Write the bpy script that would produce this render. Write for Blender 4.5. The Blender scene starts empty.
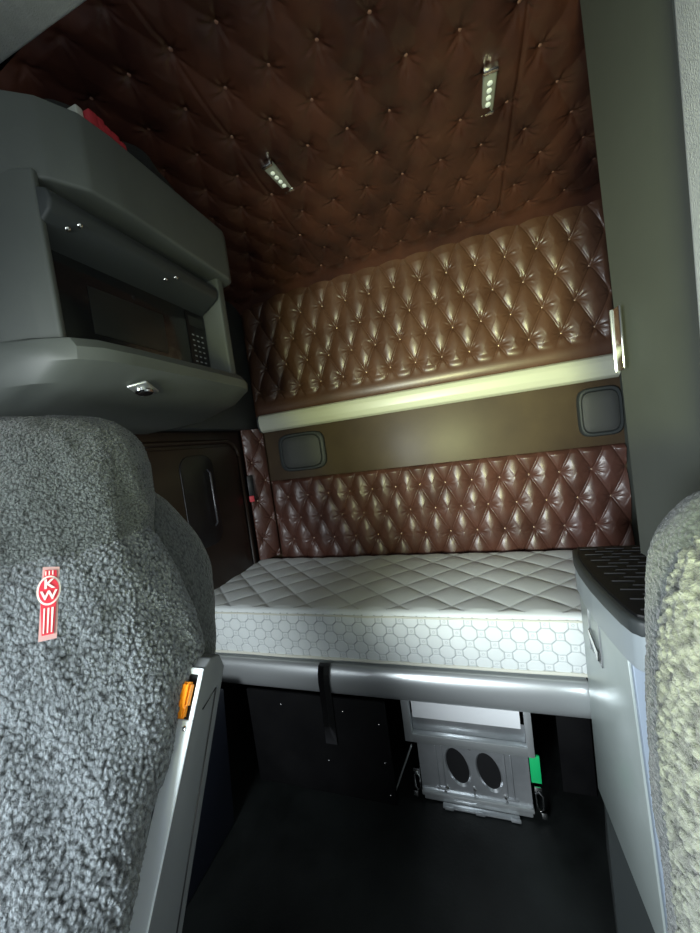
import bpy, bmesh, math, random
from mathutils import Vector, Matrix, noise
random.seed(4)
sc = bpy.context.scene
COL = sc.collection
H = 1.53
PI = math.pi

# ------------------------------------------------------------------ helpers
def mat(name, col, rough=.5, metal=0., coat=0., var=None, vscale=8., bump=0., bscale=200., bdist=.001,
        spec=.5, emit=None, estr=0., sheen=0., attr=None, aniso=0.):
    m = bpy.data.materials.new(name); m.use_nodes = True
    nt = m.node_tree; b = nt.nodes['Principled BSDF']
    b.inputs['Base Color'].default_value = (*col, 1)
    b.inputs['Roughness'].default_value = rough
    b.inputs['Metallic'].default_value = metal
    b.inputs['Coat Weight'].default_value = coat
    b.inputs['Coat Roughness'].default_value = .25
    b.inputs['Specular IOR Level'].default_value = spec
    b.inputs['Sheen Weight'].default_value = sheen
    if emit:
        b.inputs['Emission Color'].default_value = (*emit, 1); b.inputs['Emission Strength'].default_value = estr
    tc = nt.nodes.new('ShaderNodeTexCoord')
    if var:
        n = nt.nodes.new('ShaderNodeTexNoise'); n.inputs['Scale'].default_value = vscale
        n.inputs['Detail'].default_value = 5; n.inputs['Roughness'].default_value = .6
        r = nt.nodes.new('ShaderNodeValToRGB')
        r.color_ramp.elements[0].position = .35; r.color_ramp.elements[1].position = .68
        r.color_ramp.elements[0].color = (*col, 1); r.color_ramp.elements[1].color = (*var, 1)
        nt.links.new(tc.outputs['Object'], n.inputs['Vector']); nt.links.new(n.outputs['Fac'], r.inputs['Fac'])
        nt.links.new(r.outputs['Color'], b.inputs['Base Color'])
    if bump:
        n2 = nt.nodes.new('ShaderNodeTexNoise'); n2.inputs['Scale'].default_value = bscale
        n2.inputs['Detail'].default_value = 3
        bp = nt.nodes.new('ShaderNodeBump'); bp.inputs['Strength'].default_value = bump
        bp.inputs['Distance'].default_value = bdist
        nt.links.new(tc.outputs['Object'], n2.inputs['Vector']); nt.links.new(n2.outputs['Fac'], bp.inputs['Height'])
        nt.links.new(bp.outputs['Normal'], b.inputs['Normal'])
    return m

def link(name, me, m=None, parent=None, smooth=False):
    o = bpy.data.objects.new(name, me); COL.objects.link(o)
    if m: me.materials.append(m)
    if smooth:
        for p in me.polygons: p.use_smooth = True
    if parent: o.parent = parent
    return o

def from_bm(name, bm, m=None, parent=None, smooth=False, ang=None):
    bmesh.ops.recalc_face_normals(bm, faces=bm.faces)
    me = bpy.data.meshes.new(name)
    if ang is not None:
        for f in bm.faces: f.smooth = True
        for e in bm.edges:
            if len(e.link_faces) == 2 and e.calc_face_angle(0) > math.radians(ang): e.smooth = False
    bm.to_mesh(me); bm.free()
    return link(name, me, m, parent, smooth)

def tag(o, label=None, cat=None, group=None, kind=None):
    if label: o['label'] = label
    if cat: o['category'] = cat
    if group: o['group'] = group
    if kind: o['kind'] = kind
    return o

def empty(name, loc=(0, 0, 0), **k):
    o = bpy.data.objects.new(name, None); COL.objects.link(o); o.location = loc; o.empty_display_size = .05
    tag(o, **k); 
    bpy.context.view_layer.update()
    return o

def part(o, parent):
    """parent o (authored in world space) to parent, keeping its place"""
    o.parent = parent; o.matrix_parent_inverse = Matrix.Translation(-Vector(parent.location))
    return o

def add_box(bm, x0, x1, y0, y1, z0, z1, bev=0., seg=2, rot=None, piv=None):
    t = bmesh.new(); bmesh.ops.create_cube(t, size=1)
    for v in t.verts:
        v.co = Vector(((x0+x1)/2+v.co.x*(x1-x0), (y0+y1)/2+v.co.y*(y1-y0), (z0+z1)/2+v.co.z*(z1-z0)))
    if bev: bmesh.ops.bevel(t, geom=t.edges[:], offset=bev, segments=seg, profile=.5, affect='EDGES')
    if rot is not None:
        p = Vector(piv) if piv else Vector(((x0+x1)/2, (y0+y1)/2, (z0+z1)/2))
        for v in t.verts: v.co = p + rot @ (v.co-p)
    merge(bm, t)

def merge(bm, t):
    me = bpy.data.meshes.new('tmp'); t.to_mesh(me); t.free(); bm.from_mesh(me); bpy.data.meshes.remove(me)

def box(name, x0, x1, y0, y1, z0, z1, m, parent=None, bev=.003, seg=2, rot=None, piv=None):
    bm = bmesh.new(); add_box(bm, x0, x1, y0, y1, z0, z1, bev, seg, rot, piv)
    o = from_bm(name, bm, m, None, ang=35)
    if parent: part(o, parent)
    return o

def add_prism(bm, pts, a0, a1, axis, bev=0., seg=2):
    """polygon pts (2D) swept along axis from a0 to a1.  axis x: pts=(y,z); y: (x,z); z: (x,y)"""
    t = bmesh.new()
    def mk(p, a): return {'x': (a, p[0], p[1]), 'y': (p[0], a, p[1]), 'z': (p[0], p[1], a)}[axis]
    A = [t.verts.new(mk(p, a0)) for p in pts]; B = [t.verts.new(mk(p, a1)) for p in pts]
    t.faces.new(A); t.faces.new(B[::-1]); n = len(pts)
    for i in range(n): t.faces.new((A[i], B[i], B[(i+1) % n], A[(i+1) % n]))
    bmesh.ops.recalc_face_normals(t, faces=t.faces)
    if bev: bmesh.ops.bevel(t, geom=t.edges[:], offset=bev, segments=seg, profile=.5, affect='EDGES')
    merge(bm, t)

def prism(name, pts, a0, a1, axis, m, parent=None, bev=.003, seg=2, ang=30):
    bm = bmesh.new(); add_prism(bm, pts, a0, a1, axis, bev, seg)
    o = from_bm(name, bm, m, None, ang=ang)
    if parent: part(o, parent)
    return o

def add_tube(bm, pts, r, n=10):
    pts = [Vector(p) for p in pts]; rings = []
    for i, p in enumerate(pts):
        d = (pts[min(i+1, len(pts)-1)]-pts[max(i-1, 0)]).normalized()
        a = d.orthogonal().normalized() if i == 0 else (a - d*a.dot(d)).normalized()
        b = d.cross(a)
        rings.append([bm.verts.new(p+(a*math.cos(2*PI*k/n)+b*math.sin(2*PI*k/n))*r) for k in range(n)])
    for i in range(len(rings)-1):
        for k in range(n): bm.faces.new((rings[i][k], rings[i][(k+1) % n], rings[i+1][(k+1) % n], rings[i+1][k]))
    bm.faces.new(rings[0][::-1]); bm.faces.new(rings[-1])

def add_disc(bm, c, nrm, r, h, n=20, rx=None, bev=0.):
    """short cylinder, base at c, along nrm; rx allows ellipse (second axis)"""
    nrm = Vector(nrm).normalized(); up = Vector((0, 0, 1)) if abs(nrm.z) < .9 else Vector((0, 1, 0))
    a = up.cross(nrm).normalized(); b = nrm.cross(a)
    ra, rb = r, (rx or r); c = Vector(c); rings = []
    prof = [(1, 0), (1, h*.7), (.82, h)] if bev == 0 else [(1, 0), (1, h-bev), (1-bev/ra, h)]
    for s, hh in prof:
        rings.append([bm.verts.new(c+nrm*hh+a*ra*s*math.cos(2*PI*k/n)+b*rb*s*math.sin(2*PI*k/n)) for k in range(n)])
    for i in range(2):
        for k in range(n): bm.faces.new((rings[i][k], rings[i][(k+1) % n], rings[i+1][(k+1) % n], rings[i+1][k]))
    bm.faces.new(rings[0][::-1]); bm.faces.new(rings[-1])

def grid_obj(name, fn, nu, nv, m, parent=None):
    vs = []; fs = []
    for j in range(nv+1):
        for i in range(nu+1): vs.append(fn(i/nu, j/nv))
    w = nu+1
    for j in range(nv):
        for i in range(nu): a = j*w+i; fs.append((a, a+1, a+w+1, a+w))
    me = bpy.data.meshes.new(name); me.from_pydata(vs, [], fs); me.update()
    o = link(name, me, m, None, smooth=True)
    if parent: part(o, parent)
    return o

# tuft height field: a = button pitch along x, b = row pitch, rows shifted by half a pitch
def tuft(x, z, x0, z0, a, b, D, crease=.55, dimple=.6, wr=.0012):
    p = (x-x0)/a + (z-z0)/(2*b); q = (x-x0)/a - (z-z0)/(2*b)
    sp = abs(math.sin(PI*p)); sq = abs(math.sin(PI*q))
    bp, bq = round(p), round(q)
    X = ((bp+bq)/2)*a + x0; Z = (bp-bq)*b + z0
    dx, dz = x-X, z-Z; r = math.hypot(dx, dz)
    e = min(abs(p-bp), abs(q-bq))
    crs = 1-math.exp(-(e/.055)**1.1)              # sharp pleat between buttons
    pil = (sp*sq)**.8
    rad = (1-math.exp(-(r/.040)**1.5))            # the pad rises away from each button
    dim = math.exp(-(r/.016)**2)
    h = D*(crease*.38*crs + .42*pil + (.58-crease*.38)*rad) - D*dimple*dim*.5
    h += D*crease*.10*math.exp(-((e-.055)/.022)**2)
    if r < .085:
        th = math.atan2(dz, dx); k = bp*7.3+bq*3.1
        h += wr*(math.cos(8*th+k)+.8*math.cos(13*th+k*2)+.5*math.cos(5*th+k*3))*math.exp(-((r-.024)/.020)**2)
    h += .0011*noise.noise(Vector((x*22, z*22, bp*.7+bq*1.3)))
    return h

def buttons(parent, pts, nrm, m, r=.0075, stuff=False):
    """first button a mesh; the rest copies that share it"""
    bm = bmesh.new(); add_dome(bm, r); 
    me = None; out = []
    q = Vector((0, 0, 1)).rotation_difference(Vector(nrm))
    src = from_bm('tuft_button', bm, m, None, smooth=True)
    for i, p in enumerate(pts):
        o = src if i == 0 else src.copy()
        if i: COL.objects.link(o)
        o.location = p; o.rotation_mode = 'QUATERNION'; o.rotation_quaternion = q
        part(o, parent); out.append(o)
    return out

def add_dome(bm, r, c=(0, 0, 0), ax=(0, 0, 1), flat=.6):
    q = Vector((0, 0, 1)).rotation_difference(Vector(ax)); c = Vector(c)
    rings = []
    for t in (0, .35, .7, 1.0, 1.3):
        rings.append([bm.verts.new(c+q @ Vector((r*math.cos(t)*math.cos(2*PI*k/12), r*math.cos(t)*math.sin(2*PI*k/12), r*flat*math.sin(t)))) for k in range(12)])
    for i in range(4):
        for k in range(12): bm.faces.new((rings[i][k], rings[i][(k+1) % 12], rings[i+1][(k+1) % 12], rings[i+1][k]))
    bm.faces.new(rings[-1]); bm.faces.new(rings[0][::-1])

# ------------------------------------------------------------------ materials
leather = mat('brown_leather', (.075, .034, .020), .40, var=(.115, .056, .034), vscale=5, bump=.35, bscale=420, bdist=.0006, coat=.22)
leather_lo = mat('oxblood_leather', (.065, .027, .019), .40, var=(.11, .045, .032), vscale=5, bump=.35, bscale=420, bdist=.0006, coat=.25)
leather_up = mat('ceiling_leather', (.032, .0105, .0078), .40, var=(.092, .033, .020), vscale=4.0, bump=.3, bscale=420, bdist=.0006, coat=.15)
vinyl_band = mat('plain_brown_vinyl', (.042, .024, .011), .6, spec=.3, var=(.066, .042, .019), vscale=3, bump=.25, bscale=300, bdist=.0005, coat=.1)
vinyl_dark = mat('dark_brown_vinyl', (.016, .010, .007), .42, var=(.028, .016, .011), vscale=4, bump=.25, bscale=300, bdist=.0005, coat=.15)
btn = mat('button_metal', (.42, .30, .22), .3, metal=.6)
btn_up = mat('ceiling_button', (.30, .16, .12), .3, coat=.5)
grey_trim = mat('grey_plastic', (.088, .098, .090), .5, bump=.3, bscale=700, bdist=.0004, var=(.102, .113, .102), vscale=6)
grey_dark = mat('dark_grey_plastic', (.035, .041, .042), .55, bump=.3, bscale=700, bdist=.0004)
pillar_mat = mat('grey_vinyl_pillar', (.078, .088, .076), .62, bump=.5, bscale=500, bdist=.0007, var=(.088, .099, .086), vscale=3)
head_mat = mat('grey_headliner', (.40, .42, .39), .9, bump=.8, bscale=300, bdist=.0015, var=(.25, .27, .27), vscale=30)
head_lt = mat('pale_headliner', (.62, .66, .64), .9, bump=.8, bscale=300, bdist=.0015, var=(.72, .76, .74), vscale=30)
black = mat('black_plastic', (.010, .010, .011), .35)
black_mat = mat('black_rubber', (.004, .004, .0045), .55, spec=.3, bump=.4, bscale=120, bdist=.001)
floor_mat = mat('black_floor_rubber', (.0025, .003, .003), .5, spec=.3, var=(.012, .0145, .0145), vscale=2.6, bump=.5, bscale=90, bdist=.0012)
panel_blk = mat('black_panel', (.0025, .0025, .003), .7, spec=.1, var=(.006, .006, .0065), vscale=4)
navy = mat('navy_panel', (.007, .010, .022), .6, bump=.3, bscale=300)
alu = mat('brushed_aluminium', (.62, .65, .66), .32, metal=.75, bump=.15, bscale=300, bdist=.0003)
rail_mat = mat('painted_rail', (.60, .62, .50), .42, coat=.2)
chrome = mat('chrome', (.8, .8, .8), .12, metal=1.)
steel = mat('galvanised_steel', (.36, .38, .40), .3, metal=.7, var=(.50, .52, .54), vscale=6)
lit_metal = mat('lit_panel', (.82, .84, .86), .3)  # white colour stands in for a reflection on silver metal
screwm = mat('screw_metal', (.8, .8, .8), .2, metal=1.)
lens = mat('lamp_lens', (.36, .38, .33), .2, coat=.6)
led = mat('led_chip', (.75, .8, .7), .2, emit=(.85, 1, .8), estr=.35)
mw_black = mat('microwave_black', (.010, .011, .012), .12, coat=.5)
mw_glass = mat('microwave_window', (.022, .024, .022), .3)
sill_mat = mat('steel_sill', (.30, .22, .15), .35, metal=.6)
keym = mat('key_print', (.30, .32, .32), .5)
cream = mat('mattress_piping', (.60, .60, .52), .7)
cab_mat = mat('silver_cabinet_laminate', (.36, .41, .40), .32, metal=.25, var=(.40, .45, .44), vscale=5, coat=.15)
cab_front = mat('silver_cabinet_front', (.30, .36, .44), .35, metal=.2)
rim_mat = mat('grey_counter_edge', (.28, .32, .34), .4)
green = mat('green_tag', (.005, .42, .13), .5)
orange = mat('orange_plastic', (.95, .32, .01), .4)
redm = mat('red_fabric', (.35, .02, .03), .7, bump=.5, bscale=200)
red_patch = mat('red_print', (.70, .03, .06), .5)
pink_patch = mat('pale_patch', (.55, .33, .34), .6)
white_patch = mat('white_print', (.85, .75, .75), .6)
bezel_lit = mat('lit_bezel_face', (.78, .84, .88), .35)  # paler than the side to paint in light on the front face
bezel_d = mat('grey_bezel_side', (.135, .145, .155), .5, bump=.3, bscale=700)
strap_mat = mat('black_webbing', (.012, .012, .014), .6, bump=.6, bscale=600)
speaker_mat = mat('speaker_grille', (.055, .058, .055), .5, bump=.8, bscale=900, bdist=.0015)
dark_clutter = mat('black_fabric', (.014, .016, .015), .8, bump=.7, bscale=100, bdist=.003)

def quilt_mat(name, base, line):
    m = bpy.data.materials.new(name); m.use_nodes = True; nt = m.node_tree; b = nt.nodes['Principled BSDF']
    b.inputs['Roughness'].default_value = .62; b.inputs['Sheen Weight'].default_value = .2
    a = nt.nodes.new('ShaderNodeAttribute'); a.attribute_name = 'stitch'
    n = nt.nodes.new('ShaderNodeTexNoise'); n.inputs['Scale'].default_value = 7; n.inputs['Detail'].default_value = 5
    tc = nt.nodes.new('ShaderNodeTexCoord'); nt.links.new(tc.outputs['Object'], n.inputs['Vector'])
    mx = nt.nodes.new('ShaderNodeMixRGB'); mx.inputs['Color1'].default_value = (*base, 1)
    mx.inputs['Color2'].default_value = (base[0]*.86, base[1]*.87, base[2]*.86, 1)
    nt.links.new(n.outputs['Fac'], mx.inputs['Fac'])
    m2 = nt.nodes.new('ShaderNodeMixRGB'); m2.inputs['Color2'].default_value = (*line, 1)
    nt.links.new(mx.outputs['Color'], m2.inputs['Color1']); nt.links.new(a.outputs['Fac'], m2.inputs['Fac'])
    nt.links.new(m2.outputs['Color'], b.inputs['Base Color'])
    n3 = nt.nodes.new('ShaderNodeTexNoise'); n3.inputs['Scale'].default_value = 500
    bp = nt.nodes.new('ShaderNodeBump'); bp.inputs['Strength'].default_value = .4; bp.inputs['Distance'].default_value = .0008
    nt.links.new(tc.outputs['Object'], n3.inputs['Vector']); nt.links.new(n3.outputs['Fac'], bp.inputs['Height'])
    nt.links.new(bp.outputs['Normal'], b.inputs['Normal'])
    return m
quilt = quilt_mat('mattress_ticking', (.72, .76, .76), (.30, .33, .34))

def wool_mat(name, c_hi, c_lo, sc1, amp, stretch=(1, 1, 1), dist=.6):
    """fleece: real shader displacement on a dense mesh + shade between curls painted darker by height"""
    m = bpy.data.materials.new(name); m.use_nodes = True; nt = m.node_tree; b = nt.nodes['Principled BSDF']
    m.displacement_method = 'BOTH'
    b.inputs['Roughness'].default_value = .85; b.inputs['Sheen Weight'].default_value = .35; b.inputs['Specular IOR Level'].default_value = .2
    b.inputs['Sheen Roughness'].default_value = .4
    tc = nt.nodes.new('ShaderNodeTexCoord'); mp = nt.nodes.new('ShaderNodeMapping'); mp.inputs['Scale'].default_value = stretch
    nt.links.new(tc.outputs['Object'], mp.inputs['Vector'])
    wn = nt.nodes.new('ShaderNodeTexNoise'); wn.inputs['Scale'].default_value = sc1*.5; wn.inputs['Detail'].default_value = 2
    nt.links.new(mp.outputs['Vector'], wn.inputs['Vector'])
    ad = nt.nodes.new('ShaderNodeVectorMath'); ad.operation = 'MULTIPLY_ADD'
    ad.inputs[1].default_value = (dist/sc1*2,)*3
    nt.links.new(wn.outputs['Color'], ad.inputs[0]); nt.links.new(mp.outputs['Vector'], ad.inputs[2])
    v = nt.nodes.new('ShaderNodeTexVoronoi'); v.feature = 'SMOOTH_F1'; v.inputs['Scale'].default_value = sc1
    v.inputs['Smoothness'].default_value = .35
    nt.links.new(ad.outputs[0], v.inputs['Vector'])
    n2 = nt.nodes.new('ShaderNodeTexNoise'); n2.inputs['Scale'].default_value = sc1*1.6; n2.inputs['Detail'].default_value = 6
    n2.inputs['Roughness'].default_value = .7; n2.inputs['Distortion'].default_value = 1.2
    nt.links.new(mp.outputs['Vector'], n2.inputs['Vector'])
    big = nt.nodes.new('ShaderNodeTexNoise'); big.inputs['Scale'].default_value = 16; big.inputs['Detail'].default_value = 3
    nt.links.new(mp.outputs['Vector'], big.inputs['Vector'])
    inv = nt.nodes.new('ShaderNodeMath'); inv.operation = 'MULTIPLY_ADD'; inv.inputs[1].default_value = -1.1; inv.inputs[2].default_value = .9
    nt.links.new(v.outputs['Distance'], inv.inputs[0])
    a2 = nt.nodes.new('ShaderNodeMath'); a2.operation = 'MULTIPLY_ADD'; a2.inputs[1].default_value = .9
    nt.links.new(n2.outputs['Fac'], a2.inputs[0]); nt.links.new(inv.outputs[0], a2.inputs[2])
    m3 = nt.nodes.new('ShaderNodeMapping'); m3.inputs['Scale'].default_value = (1, 1, .3)
    nt.links.new(tc.outputs['Object'], m3.inputs['Vector'])
    fold = nt.nodes.new('ShaderNodeTexNoise'); fold.inputs['Scale'].default_value = 13; fold.inputs['Detail'].default_value = 1
    nt.links.new(m3.outputs['Vector'], fold.inputs['Vector'])
    fm = nt.nodes.new('ShaderNodeMath'); fm.operation = 'MULTIPLY_ADD'; fm.inputs[1].default_value = .022/amp; fm.inputs[2].default_value = -.011/amp
    nt.links.new(fold.outputs['Fac'], fm.inputs[0])
    f2 = nt.nodes.new('ShaderNodeMath'); f2.operation = 'ADD'
    nt.links.new(fm.outputs[0], f2.inputs[0]); nt.links.new(big.outputs['Fac'], f2.inputs[1])
    a3 = nt.nodes.new('ShaderNodeMath'); a3.operation = 'MULTIPLY_ADD'; a3.inputs[1].default_value = 1.0
    nt.links.new(f2.outputs[0], a3.inputs[0]); nt.links.new(a2.outputs[0], a3.inputs[2])
    dp = nt.nodes.new('ShaderNodeDisplacement'); dp.inputs['Midlevel'].default_value = 1.3; dp.inputs['Scale'].default_value = amp
    nt.links.new(a3.outputs[0], dp.inputs['Height'])
    nt.links.new(dp.outputs['Displacement'], nt.nodes['Material Output'].inputs['Displacement'])
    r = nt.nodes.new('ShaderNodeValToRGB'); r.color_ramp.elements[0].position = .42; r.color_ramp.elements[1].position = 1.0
    r.color_ramp.elements[0].color = (*c_lo, 1); r.color_ramp.elements[1].color = (*c_hi, 1)  # low spots of the pile painted darker, as shade
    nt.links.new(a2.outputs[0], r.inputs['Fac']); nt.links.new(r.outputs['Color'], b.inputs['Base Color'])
    return m
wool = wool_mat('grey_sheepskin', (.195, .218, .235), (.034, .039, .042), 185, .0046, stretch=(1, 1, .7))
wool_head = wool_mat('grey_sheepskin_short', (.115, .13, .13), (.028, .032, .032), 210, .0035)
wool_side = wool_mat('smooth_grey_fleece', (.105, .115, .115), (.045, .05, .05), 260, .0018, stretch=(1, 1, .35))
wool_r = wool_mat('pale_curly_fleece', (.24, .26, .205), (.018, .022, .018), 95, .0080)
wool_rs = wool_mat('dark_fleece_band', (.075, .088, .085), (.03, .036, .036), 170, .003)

# ------------------------------------------------------------------ room shell
def S(o): o['kind'] = 'structure'; return o
def ceilz(y): return H+1.26-.1*y
S(box('floor', -1.40, .86, -1.1, 2.16, -.03, 0, floor_mat, bev=0))
S(box('wall_rear', -1.40, .86, 2.105, 2.16, 0, 2.75, vinyl_band, bev=0))
S(box('wall_right', .80, .86, -.1, 2.105, 0, 2.95, pillar_mat, bev=0))
S(box('wall_left', -1.44, -1.40, .1, 2.105, 0, 2.95, vinyl_dark, bev=0))
S(box('wall_roof_side', -1.40, -1.375, .1, 2.10, 1.72, 2.62, grey_dark, bev=.004)).name = 'trim_1'
S(prism('trim_2', [(-1.43, ceilz(.2)+.02), (.80, ceilz(.2)+.02), (.80, ceilz(.2)-.055), (-1.43, ceilz(.2)-.055)], -.1, .745, 'y', head_lt, bev=.01))

# ceiling: tufted leather, curving down above the left-hand lockers
cx0, cy0, ca, cb = -.105, 1.31, .157, .137
seams = (-.655, .312)
def ceil_pos(x, y, h=0):
    z = ceilz(y) - h
    if x < -1.0: z -= .18*(-1.0-x)
    if y > 1.95: z -= 1.6*(y-1.95)**2
    if y > 2.02: z -= .15*(y-2.02)
    return (x, y, z)
def ceil_fn(u, v, xa=-1.0, xb=.82):
    x = xa + u*(xb-xa); y = .74 + v*1.37
    h = tuft(x, y, cx0, cy0, ca, cb, .016, crease=.0, dimple=1.0, wr=.0022)
    for s in seams:
        d = abs(x-s)
        if d < .03: h -= (.010 if s > 0 else .005)*math.exp(-(d/.005)**2)
    h *= min(1, (y-.74)/.03+.1)*min(1, max(0, (2.04-y)/.05))
    return ceil_pos(x, y, h)
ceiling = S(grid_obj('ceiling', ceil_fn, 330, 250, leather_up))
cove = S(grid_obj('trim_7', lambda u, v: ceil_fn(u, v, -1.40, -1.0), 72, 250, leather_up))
S(box('ceiling_shell', -1.44, .86, -.1, 2.16, 2.86, 2.90, grey_dark, bev=0)).name = 'trim_3'
cp = []
for j in range(-4, 7):
    y = cy0 + j*cb
    for i in range(-9, 8):
        x = cx0 + (i + (.5 if j % 2 else 0))*ca
        if .78 < y < 2.07 and -1.22 < x < .72: cp.append((x, y))
cp.sort(key=lambda p: p[1]+abs(p[0]+.1)*.35)
CP = [Vector(ceil_pos(x, y, tuft(x, y, cx0, cy0, ca, cb, .016, .0, 1.0, 0)-.001)) for x, y in cp]
CC = [p for p in CP if p.x < -1.0]; CP = [p for p in CP if p.x >= -1.0]
buttons(ceiling, CP[:98], (0, 0, -1), btn_up, .0072); buttons(cove, CC, (.5, 0, -.85), btn_up, .0072)
bm = bmesh.new()
for p in CP[98:]: add_dome(bm, .0072, p, (0, 0, -1))
part(tag(from_bm('tuft_button', bm, btn_up, smooth=True), kind='stuff'), ceiling)

# ------------------------------------------------------------------ upper tufted panel
ux0, uz0, ua, ub = .034, 2.108, .150, .150
def up_fn(u, v):
    x = -1.295 + u*2.085; z = 1.80 + v*.765
    h = tuft(x, z, ux0, uz0, ua, ub, .030, crease=.62, dimple=.55, wr=.0018)
    # smooth padded roll below the last row of buttons
    k = min(1, max(0, (z-1.875)/.05)); k = k*k*(3-2*k)
    roll = .020*max(0, math.sin(PI*min(1, max(0, (z-1.80)/.115))))**.6
    h = h*k + roll*(1-k)
    e = min(x+1.295, .79-x)/.03; h *= min(1, max(0, e))**.5
    if z > 2.50: h = h*(1-(z-2.50)/.05*.6) if z < 2.55 else h*.4
    return (x, 2.088 - h, z)
pu = grid_obj('upper_tufted_panel', up_fn, 560, 210, leather)
pu.name = 'tufted_wall_panel'
tag(pu, 'glossy brown diamond-tufted leather panel above the pale rail, below the tufted ceiling', 'wall panel')
pts = []
for j in range(-1, 3):
    for i in range(-10, 6):
        x = ux0 + (i + (.5 if j % 2 else 0))*ua; z = uz0 + j*ub
        if -1.27 < x < .72: pts.append((x, 2.088-tuft(x, z, ux0, uz0, ua, ub, .030, .62, .55, 0)-.001, z))
buttons(pu, pts, (0, -1, 0), btn, .0065)

# lower tufted panel
lx0, lz0, la, lb = -.104, 1.090+.1475, .1490, .1475
def lo_fn(u, v):
    x = -1.255 + u*2.045; z = .80 + v*.555
    h = tuft(x, z, lx0, lz0, la, lb, .030, crease=.62, dimple=.55, wr=.0018)
    e = min(x+1.255, 1.355-z)/.022; h *= min(1, max(0, e))**.5
    return (x, 2.095 - h, z)
pl = grid_obj('tufted_wall_panel', lo_fn, 520, 150, leather_lo)
tag(pl, 'dark reddish diamond-tufted leather panel directly behind the mattress', 'wall panel')
pts = []
for j in range(-2, 1):
    for i in range(-9, 7):
        x = lx0 + (i + (.5 if j % 2 else 0))*la; z = lz0 + j*lb
        if -1.22 < x < .75: pts.append((x, 2.095-tuft(x, z, lx0, lz0, la, lb, .030, .62, .55, 0)-.001, z))
buttons(pl, pts, (0, -1, 0), btn, .0065)

# tufted corner panel between the side door and the rear wall
def co_fn(u, v):
    z = .84 + v*.88
    p0 = Vector((-1.365, 1.985)); p1 = Vector((-1.262, 2.09)); p = p0.lerp(p1, u); s = u*.147
    h = tuft(s, z, .045, 1.50, .149, .13, .022, crease=.5, dimple=.8, wr=.0022)*(math.sin(PI*u)**.3 if 0 < u < 1 else 0)
    return (p.x + h*.7, p.y - h*.7, z)
pc = grid_obj('tufted_corner_panel', co_fn, 50, 240, leather_lo)
tag(pc, 'narrow upright dark tufted leather panel in the corner left of the rear wall', 'wall panel')
buttons(pc, [(-1.333+.002, 2.015-.002, 1.50), (-1.333+.002, 2.015-.002, 1.24), (-1.281, 2.068, 1.63), (-1.281, 2.068, 1.37), (-1.281, 2.068, 1.11)], (.7, -.7, 0), btn, .0065)

# ------------------------------------------------------------------ speakers on the plain band
def speaker(x0, x1, label):
    e = empty('wall_speaker', ((x0+x1)/2, 2.104, 1.53), label=label, cat='speaker', group='speakers on the rear wall')
    w = x1-x0; zc = 1.53
    bm = bmesh.new()
    t = bmesh.new(); n = 40; prof = []
    def sq(t_, r):  # rounded square
        c, s = math.cos(t_), math.sin(t_); k = (abs(c)**5+abs(s)**5)**(-.2); return c*k*r, s*k*r
    for hh, sc_ in ((0, 1), (.022, 1), (.030, .95), (.031, .88), (.026, .85)):
        prof.append([bm.verts.new(((x0+x1)/2+sq(2*PI*k/n, w/2*sc_)[0], 2.104-hh, zc+sq(2*PI*k/n, .125*sc_)[1])) for k in range(n)])
    for i in range(len(prof)-1):
        for k in range(n): bm.faces.new((prof[i][k], prof[i][(k+1) % n], prof[i+1][(k+1) % n], prof[i+1][k]))
    bm.faces.new(prof[-1]); bm.faces.new(prof[0][::-1])
    part(from_bm('speaker_frame', bm, grey_dark, ang=40), e)
    bm = bmesh.new(); prof = []
    for hh, sc_ in ((.0262, .845), (.030, .80), (.033, .5), (.034, .2)):
        prof.append([bm.verts.new(((x0+x1)/2+sq(2*PI*k/n, w/2*sc_)[0], 2.104-hh, zc+sq(2*PI*k/n, .125*sc_)[1])) for k in range(n)])
    for i in range(len(prof)-1):
        for k in range(n): bm.faces.new((prof[i][k], prof[i][(k+1) % n], prof[i+1][(k+1) % n], prof[i+1][k]))
    bm.faces.new(prof[-1]); bm.faces.new(prof[0][::-1])
    part(from_bm('speaker_grille', bm, speaker_mat, smooth=True), e)
speaker(-1.155, -.825, 'grey rounded-square speaker on the brown band, at the left end beside the tufted corner')
speaker(.60, .795, 'grey rounded speaker on the brown band, partly hidden by the tall grey pillar')

# ------------------------------------------------------------------ pale rail under the upper panel
rp = [(2.098, 1.690), (2.075, 1.688), (2.052, 1.700), (2.038, 1.730), (2.036, 1.77), (2.044, 1.795), (2.062, 1.806), (2.098, 1.806)]
ru = prism('bunk_rail', rp, -1.255, .785, 'x', rail_mat, bev=.003, ang=40)
tag(ru, 'pale cream metal rail running across the rear wall under the upper tufted panel', 'rail')
prism('rail_end_cap', [(p[0]-.002 if i not in (0, 7) else p[0], p[1]) for i, p in enumerate(rp)], -1.262, -1.250, 'x', grey_dark, ru, bev=.001)

# grey lining of the left wall between locker and rear corner
prism('trim_4', [(1.30, 1.72), (2.099, 1.72), (2.099, 2.56), (1.30, 2.63)], -1.375, -1.296, 'x', grey_dark, bev=.006)['kind'] = 'structure'

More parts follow.
